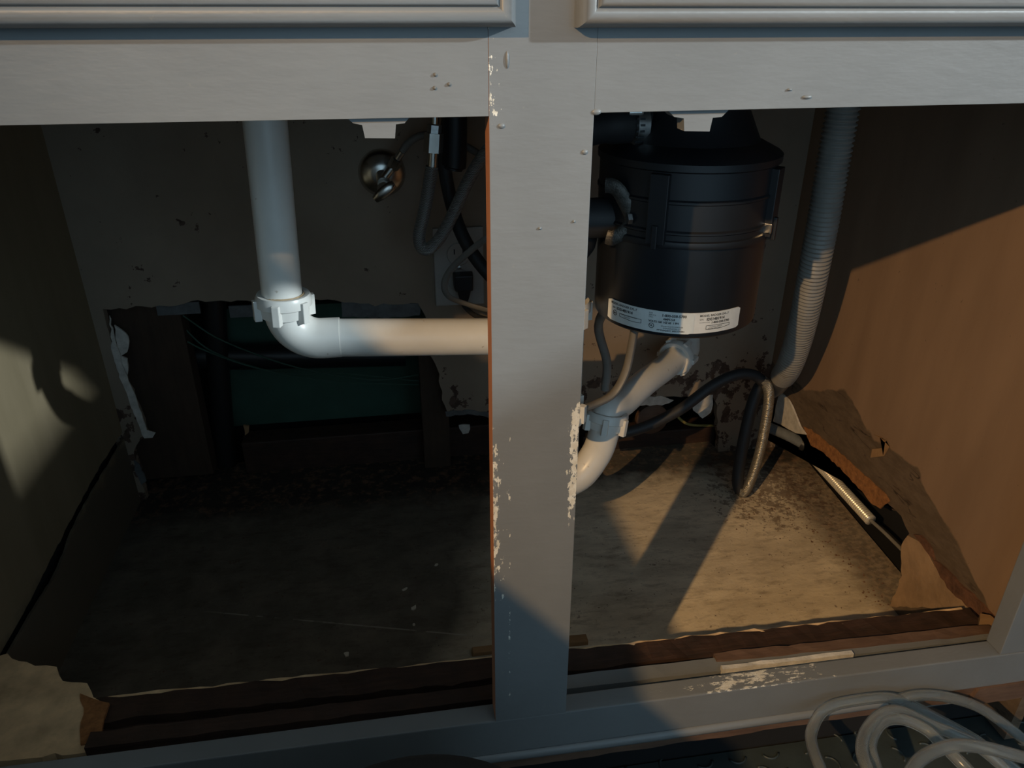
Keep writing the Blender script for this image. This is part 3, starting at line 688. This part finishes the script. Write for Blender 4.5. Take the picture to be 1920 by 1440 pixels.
# ------------------------------------------------------------------ outlet, plug and cord on the back wall
a, b = PY(817, 572, D), PY(925, 424, D)
oz0, oz1, ox0, ox1 = a.z, b.z+.001, a.x, a.x+.071
ol = thing('wall_outlet', 'white duplex outlet plate low on the back wall left of the stile', 'outlet', ((ox0+ox1)/2, D, (oz0+oz1)/2))
box('cover_plate', (ox0, D-.0055, oz0), (ox1, D-.0002, oz1), OUTP, ol, .0018)
for s in (-1, 1):
    zc = (oz0+oz1)/2+s*.0195; xc = (ox0+ox1)/2
    rc = lathe('receptacle', [(0, .0022), (.0158, .0022), (.0168, .0010), (.0168, -.001)], (xc, D-.0055, zc), OUTP, ol, (0, -1, 0), 32)
    for q in (-1, 1): box('slot', (xc+q*.0062-.0009, D-.0080, zc+.0005), (xc+q*.0062+.0009, D-.0074, zc+.0080), INK, rc)
    lathe('ground_hole', [(0, .0006), (.0022, .0006), (.0024, 0)], (xc, D-.0075, zc-.0075), INK, rc, (0, -1, 0), 12)
lathe('cover_screw', [(0, .0018), (.003, .0012), (.0034, 0)], ((ox0+ox1)/2, D-.0055, (oz0+oz1)/2), STEEL, ol, (0, -1, 0), 16)
pg = thing('plug_cord', 'black plug in the lower outlet socket with a looping grey cord', 'plug', ((ox0+ox1)/2, D-.012, (oz0+oz1)/2-.02))
p0 = PY(869, 530, D-.02)
hexa('plug_body', [(p0.x-.0125, D-.030, p0.z-.010), (p0.x+.0125, D-.030, p0.z-.010), (p0.x+.0135, D-.0078, p0.z-.010), (p0.x-.0135, D-.0078, p0.z-.010),
                   (p0.x-.0135, D-.030, p0.z+.013), (p0.x+.0135, D-.030, p0.z+.013), (p0.x+.0145, D-.0078, p0.z+.013), (p0.x-.0145, D-.0078, p0.z+.013)], BLKM, pg, .002)
hexa('strain_relief', [(p0.x-.0055, D-.026, p0.z-.027), (p0.x+.0055, D-.026, p0.z-.027), (p0.x+.0055, D-.012, p0.z-.027), (p0.x-.0055, D-.012, p0.z-.027),
                       (p0.x-.0100, D-.028, p0.z-.009), (p0.x+.0100, D-.028, p0.z-.009), (p0.x+.0100, D-.010, p0.z-.009), (p0.x-.0100, D-.010, p0.z-.009)], BLKM, pg, .001)
yc = .48
tube('cord', [PY(960, 415, .46), PY(915, 445, yc-.01), PY(880, 472, yc), PY(846, 505, yc+.01), PY(833, 533, yc+.015), PY(842, 556, yc+.02), PY(875, 570, yc+.03), PY(915, 582, yc+.03), PY(965, 596, yc+.03)], .0043, GCORD, pg, 10, 8, flat=((0, 1, 0), .6))
tube('cord_tail', [Vector((p0.x, D-.019, p0.z-.024)), Vector((p0.x+.001, D-.020, p0.z-.036)), Vector((p0.x+.02, D-.03, p0.z-.050)), Vector((p0.x+.06, D-.05, p0.z-.052))], .0036, RUB, pg, 8, 6)

# ------------------------------------------------------------------ shut-off valve, supply and faucet hoses
vc = PY(716, 324, D)
vv = thing('shutoff_valve', 'round chrome shut-off valve on the back wall behind the left opening', 'valve', vc)
lathe('escutcheon', [(.0, .012), (.012, .012), (.016, .0105), (.024, .0075), (.0305, .0025), (.0315, 0)], (vc.x, D-.0003, vc.z), CHROME, vv, (0, -1, 0), 40)
hub = Vector((vc.x, D-.011, vc.z-.002))
tube('valve_stem', [hub, hub+Vector((.002, -.030, -.004))], .0085, CHROME, vv, 18, 0)
hd = hub+Vector((.003, -.036, -.010))
lathe('valve_handle', [(0, .006), (.0075, .006), (.0095, .004), (.0100, -.003), (.008, -.006), (0, -.006)], hd, CHROME, vv, (.25, -1, -.45), 20)
tube('handle_bar', [hd+Vector((-.0135, -.008, -.011)), hd+Vector((-.006, -.010, -.005)), hd+Vector((.006, -.010, .004)), hd+Vector((.0125, -.008, .008))], lambda t: .0050+.0025*math.sin(math.pi*t), CHROME, vv, 14, 6, flat=((0, 1, 0), .5))
nt0 = PY(739, 309, D-.035); nt1 = PY(748, 292, D-.04); nt2 = PY(754, 284, D-.042)
tube('outlet_arm', [hub+Vector((.001, -.024, 0)), nt0], .0055, CHROME, vv, 14, 0)
tube('compression_nut', [nt0.lerp(nt1, -.35), nt0.lerp(nt1, .65)], .0078, CHROME, vv, 6, 0)
tube('ferrule', [nt1.lerp(nt0, .3), nt2], .0048, STEEL, vv, 12, 0)
tube('supply_tube', [nt2, PY(766, 268, D-.045), PY(790, 254, D-.05), PY(820, 256, D-.055), PY(856, 266, D-.06), PY(892, 285, D-.07), PY(930, 310, D-.08)], .0046, GCORD, vv, 12, 8)
fh = thing('faucet_hose', 'dark braided faucet hose in a long narrow loop left of the stile', 'hose', PY(813, 255, .50))
yh = .50
tube('shank', [PY(816, 190, yh), PY(815, 232, yh)], .0048, CHROME, fh, 12, 0)
tube('lock_nut', [PY(815, 234, yh), PY(814, 249, yh)], .0085, STEEL, fh, 6, 0)
tube('coupling_nut', [PY(814, 249, yh), PY(812, 285, yh)], .0115, CHROME, fh, 6, 0)
tube('crimp_sleeve', [PY(812, 286, yh), PY(810, 318, yh)], .0068, CHROME, fh, 14, 0)
tube('braided_hose', [PY(810, 312, yh), PY(806, 340, yh), PY(795, 400, yh), PY(786, 440, yh), PY(790, 463, yh-.002), PY(804, 466, yh-.004), PY(826, 444, yh-.006), PY(850, 400, yh-.008), PY(880, 335, yh-.01), PY(912, 285, yh-.012), PY(950, 245, yh-.014)], .0078, BRAIDD, fh, 14, 10)
bh = thing('spray_hose', 'thick black hose hanging behind the braided loop, left of the stile', 'hose', PY(848, 260, .531))
yk = .531
tube('hose', [PY(845, 190, yk), PY(838, 250, yk), PY(834, 310, yk), PY(844, 370, yk), PY(862, 430, yk-.02), PY(888, 478, yk-.035), PY(922, 520, yk-.045), PY(965, 560, yk-.05)], .0086, RUB, bh, 16, 8)
tube('hose_weight', [PY(852, 205, yk-.01), PY(853, 235, yk-.01), PY(852, 300, yk-.01), PY(850, 318, yk-.01)], lambda t: .0150 if .1 < t < .9 else .0115, BLKM, bh, 16, 4)

# ------------------------------------------------------------------ corrugated drain hose in the back right corner
def yhs(v): return .335+.13*min(1, max(0, (v-205)/520.0))**4
cpx = [(1588, 150), (1580, 205), (1563, 300), (1546, 400), (1529, 490), (1513, 570), (1496, 640), (1478, 690), (1456, 722)]
cpath = spline([PY(u, v, yhs(v)+(.055 if v > 700 else 0)) for u, v in cpx], 10)
ch = thing('corrugated_drain_hose', 'grey corrugated drain hose curving down by the right panel', 'hose', cpath[40])
L = [0]
for i in range(1, len(cpath)): L.append(L[-1]+(cpath[i]-cpath[i-1]).length)
pts = []; rads = []
tot = L[-1]*.87; pitch = .0052; N = int(tot/pitch)*4
for i in range(N+1):
    s = tot*i/N
    j = max(k for k in range(len(L)) if L[k] <= s+1e-9); j = min(j, len(L)-2)
    pts.append(cpath[j].lerp(cpath[j+1], (s-L[j])/(L[j+1]-L[j])))
    rads.append(.0160+(.0015 if i % 4 in (1, 2) else -.0008))
v, f = sweep(pts, lambda t: rads[int(round(t*N))], 22)
mesh('corrugated_tube', v, f, HOSEG, ch, smooth='all')
i0 = int(len(cpath)*.82)
tube('cuff', cpath[i0:]+[cpath[-1]+Vector((-.006, .018, -.020))], .0155, HOSED, ch, 20, 0, label='smooth dark cuff at the bottom of the hose')

# ------------------------------------------------------------------ black hose and braided supply loop on the right
ys = .478
lh = thing('supply_loop', 'black supply hose arching to a steel braided loop in the right opening', 'hose', PY(1400, 930, ys))
tube('black_hose', [PY(1100, 822, .475), PY(1150, 816, .475), PY(1210, 800, .475), PY(1275, 768, .475), PY(1335, 724, .48), PY(1380, 703, .482), PY(1412, 703, .482), PY(1432, 716, .480)], .0080, RUB, lh, 14, 8)
bp3 = spline([PY(1428, 712, .480), PY(1438, 722, .478), PY(1442, 745, .476), PY(1436, 790, .474), PY(1424, 850, .470), PY(1408, 900, .466), PY(1396, 922, .464), PY(1386, 921, .466)], 80)
v, f = sweep(bp3, lambda t: .0074+.0004*math.sin(t*(len(bp3)-1)*1.45), 16)
mesh('braided_section', v, f, BRAID, lh, smooth='all', label='bright braided steel length')
tube('black_return', [PY(1388, 923, .468), PY(1383, 902, .474), PY(1388, 860, .484), PY(1400, 800, .494), PY(1413, 750, .502), PY(1428, 722, .506), PY(1440, 735, .535)], .0088, RUB, lh, 14, 8)

# stub, plaster and conduit by the slot
st = thing('capped_stub_pipe', 'short grey stub pipe lying at the back right corner of the bottom', 'pipe', PX(1475, 818, .53))
tube('stub', [PX(1443, 802, .512), PX(1480, 818, .530), PX(1506, 832, .545)], .0082, PLGREY, st, 14, 4)
tube('stub_cap', [PX(1504, 831, .544), PX(1524, 842, .556)], .0108, BLKM, st, 14, 0)
pl = [PX(u, v, XR-.004) for u, v in [(1462, 735), (1478, 750), (1490, 775), (1500, 800), (1510, 815), (1492, 812), (1470, 800), (1450, 790), (1455, 760)]]
for p in pl: p.y = min(p.y, D-.002)
tag(prism('plaster_chunk', ragged(pl, .0004, .01, 71, True), (.003, 0, 0), PLASTER), 'broken pale plaster piece low in the back right corner', 'plaster')
fc = thing('flexible_conduit', 'shiny ribbed steel conduit lying in the dark gap beside the right panel', 'conduit', PX(1590, 920, .556))
a, b = PX(1528, 862, .556), PX(1632, 975, .556)
n = 150
v, f = sweep([a.lerp(b, i/n) for i in range(n+1)], lambda t: .0066+(.0014 if int(round(t*n)) % 4 in (1, 2) else -.0012), 14)
mesh('ribbed_tube', v, f, plain('bright_galvanised', (.80, .76, .66), .30, metal=.45, var=.1, scale=90), fc, smooth='all')
tube('conduit_wire', [b, PX(1660, 1000, .557), PX(1700, 1040, .5575), PX(1740, 1080, .558)], .0024, GCORD, fc, 8, 4)
tube('back_end', [a, PX(1512, 842, .558), PX(1480, 818, .575)], .007, BLACKP, fc, 10, 4)

# ------------------------------------------------------------------ clear vinyl tubing on the kitchen floor
def pf(u, v, y): return PY(u, v, y)
vt = thing('vinyl_tubing', 'loose coil of cloudy clear vinyl tubing on the dark floor at bottom right', 'tubing', (.42, -.06, ZK))
c1 = [(1552, 1475, -.085), (1538, 1440, -.068), (1524, 1402, -.045), (1521, 1375, -.030), (1535, 1342, -.016), (1556, 1325, -.012), (1595, 1315, -.010), (1663, 1308, -.010), (1709, 1322, -.012), (1766, 1352, -.020), (1819, 1381, -.032), (1847, 1400, -.040), (1892, 1434, -.052), (1930, 1464, -.06)]
c2 = [(1640, 1480, -.11), (1627, 1443, -.095), (1616, 1409, -.078), (1622, 1375, -.062), (1645, 1345, -.050), (1670, 1333, -.046), (1700, 1338, -.046), (1743, 1358, -.052), (1801, 1381, -.060), (1828, 1395, -.065), (1870, 1428, -.078), (1905, 1465, -.09)]
c3 = [(1652, 1478, -.105), (1643, 1441, -.088), (1632, 1402, -.072), (1638, 1375, -.060), (1654, 1354, -.053), (1677, 1347, -.051), (1705, 1352, -.054), (1737, 1368, -.062), (1759, 1388, -.072), (1789, 1418, -.088), (1812, 1441, -.098), (1835, 1470, -.11)]
c4 = [(1692, 1480, -.135), (1711, 1443, -.120), (1727, 1423, -.112), (1755, 1407, -.106), (1796, 1397, -.102), (1847, 1402, -.102), (1892, 1413, -.104), (1929, 1423, -.106), (1980, 1440, -.108)]
c5 = [(1668, 1318, -.009), (1705, 1306, -.009), (1743, 1303, -.008), (1789, 1310, -.010), (1835, 1326, -.013), (1881, 1356, -.020), (1922, 1388, -.028), (1975, 1430, -.04)]
def floor_safe(p): return Vector((p.x, p.y, max(p.z, ZK+.0085)))
for c in (c1, c2, c3, c4, c5):
    P = spline([floor_safe(pf(*q)) for q in c], 8)
    vo, fo = sweep(P, .0050, 16); vi, fi = sweep(P, .0034, 12)
    n0 = len(vo)
    o = mesh('tubing_loop', vo+vi, fo+[tuple(i+n0 for i in q) for q in fi], VINYL, vt, smooth='all')
    for q in o.data.polygons:
        if q.index >= len(fo): q.flip()

# dark floor mat with raised arcs under the coil
fm = thing('floor_mat', 'dark rubber floor mat with raised curved ridges at bottom right', 'mat', (.4, -.1, ZK))
box('mat_sheet', (-.3, -.5, ZK), (.9, .052, ZK+.003), MATM, fm)
rnd = random.Random(5); arc0 = None; cnt = 0
for ix in range(26):
    for iy in range(8):
        cx, cy = -.05+ix*.036+(iy % 2)*.018, -.135+iy*.026
        a0 = rnd.uniform(0, 6.28)
        if arc0 is None:
            P = [Vector((.0095*math.cos(t*.28), .0095*math.sin(t*.28), 0)) for t in range(-4, 5)]
            v, f = sweep(P, .0013, 6)
            me = bpy.data.meshes.new('ridge'); me.from_pydata([tuple(p) for p in v], [], f); me.materials.append(MATM); me.validate()
            me.polygons.foreach_set('use_smooth', [True]*len(me.polygons)); arc0 = me
        o = bpy.data.objects.new('ridge', arc0); COL.objects.link(o); o.parent = fm
        o.location = Vector((cx, cy, ZK+.0033)) - fm.location; o.rotation_euler = (0, 0, a0)

# black rounded thing at the bottom edge of the picture
bp0 = PY(830, 1407, -.150); bx, bz = bp0.x-.020, bp0.z-.034
bg = thing('black_bag', 'black rounded soft bag on the floor before the center stile, cut by the picture edge', 'bag', (bx, -.17, ZK))
prof = [(0, bz), (.016, bz-.0006), (.034, bz-.0035), (.050, bz-.010), (.064, bz-.022), (.074, bz-.040), (.084, bz-.10), (.090, bz-.18), (.092, ZK+.030), (.086, ZK+.008), (.06, ZK), (0, ZK)]
vv_, ff_ = lathe_vf(prof, (0, 0, 0), segs=40)
mesh('bag_body', [Vector((bx+p.x*1.25, -.165+p.y*.9, p.z)) for p in vv_], ff_, BAG, bg, smooth=True)
tube('bag_seam', [Vector((bx+.080*1.25*math.cos(t*.157), -.165+.080*.9*math.sin(t*.157), bz-.07)) for t in range(41)], .0016, BAG, bg, 6, 0)

# ------------------------------------------------------------------ loose bits on the bottom
def chip(px, z, s, mat, name, label, cat, seed, th=.0012, elong=1.0, rot=0):
    c = PZ(*px, z); rnd = random.Random(seed); n = 7; pts = []
    for k in range(n):
        a = 2*math.pi*k/n; r = s*rnd.uniform(.6, 1.1); x, y = r*math.cos(a)*elong, r*math.sin(a)
        pts.append(c+Vector((x*math.cos(rot)-y*math.sin(rot), x*math.sin(rot)+y*math.cos(rot), th+rnd.uniform(0, .0008))))
    return tag(prism(name, pts, (0, 0, -th), mat), label, cat)
chip((650, 1228), ZF, .0040, CHIPW, 'paint_flake', 'largest pale flake on the dark plywood, left of the stile near the front', 'flake', 1, .0015)
chip((776, 1141), ZF, .0032, CHIPW, 'paint_flake', 'bent pale flake mid-floor just above the pale scratch', 'flake', 2, .0015, 1.5, 1.0)
chip((776, 1172), ZF, .0023, CHIPW, 'paint_flake', 'small pale flake lying on the pale scratch', 'flake', 3)
chip((760, 1105), ZF, .0025, CHIPW, 'paint_flake', 'thin pale flake left of the stile, farthest from the front of three', 'flake', 4, .001, 2.0, .6)
chip((818, 1060), ZF, .0019, CHIPW, 'paint_flake', 'tiny pale flake nearest the left edge of the stile', 'flake', 5, .001, 1.8, .4)
chip((1185, 1076), ZF, .0022, CHIPW, 'paint_flake', 'tiny pale flake right of the stile in the shaded floor', 'flake', 6)
chip((465, 806), -.02, .004, BLOCK, 'wood_crumb', 'orange wood crumb in the dark wall opening', 'wood chip', 8) if False else None
def wblock(px0, px1, z0, dy, hh, label, seed):
    a, b = PZ(*px0, z0), PZ(*px1, z0)
    v = [(a.x, a.y, z0), (b.x, b.y, z0), (b.x, b.y+dy, z0), (a.x, a.y+dy, z0), (a.x+.001, a.y, z0+hh), (b.x, b.y, z0+hh), (b.x, b.y+dy, z0+hh), (a.x+.001, a.y+dy, z0+hh)]
    return tag(hexa('wood_block', v, BLOCK, None, .0012), label, 'wood block')
wblock((885, 1232), (935, 1226), ZF, .010, .006, 'little tan wood block left of the stile foot', 1)
wblock((1058, 1214), (1103, 1210), ZF, .012, .007, 'little tan wood block right of the stile foot', 2)
# crumbs nobody could count
rnd = random.Random(11); v = []; f = []
for i in range(420):
    if i < 230: x, y, s = rnd.gauss(.50, .035), rnd.gauss(.46, .06), rnd.uniform(.0006, .0018)
    elif i < 330: x, y, s = rnd.gauss(.535, .014), rnd.uniform(.22, .42), rnd.uniform(.0006, .0022)
    else: x, y, s = rnd.uniform(-.40, .50), rnd.uniform(.22, .58), rnd.uniform(.0005, .0012)
    if not (XL+.05 < x < .580 and .21 < y < .59): continue
    b = len(v); a = rnd.uniform(0, 6.28)
    for k in range(4): v.append((x+s*math.cos(a+k*1.57)*rnd.uniform(.5, 1.3), y+s*math.sin(a+k*1.57)*rnd.uniform(.5, 1.3), ZF+.0001))
    v.append((x, y, ZF+s*.8))
    f += [(b, b+1, b+4), (b+1, b+2, b+4), (b+2, b+3, b+4), (b+3, b, b+4), (b+3, b+2, b+1, b)]
tag(mesh('debris', v, f, plain('rotted_crumbs', (.16, .09, .055), .9, var=.5, scale=300)), 'dark rotted crumbs scattered over the plywood bottom', 'debris', kind='stuff')
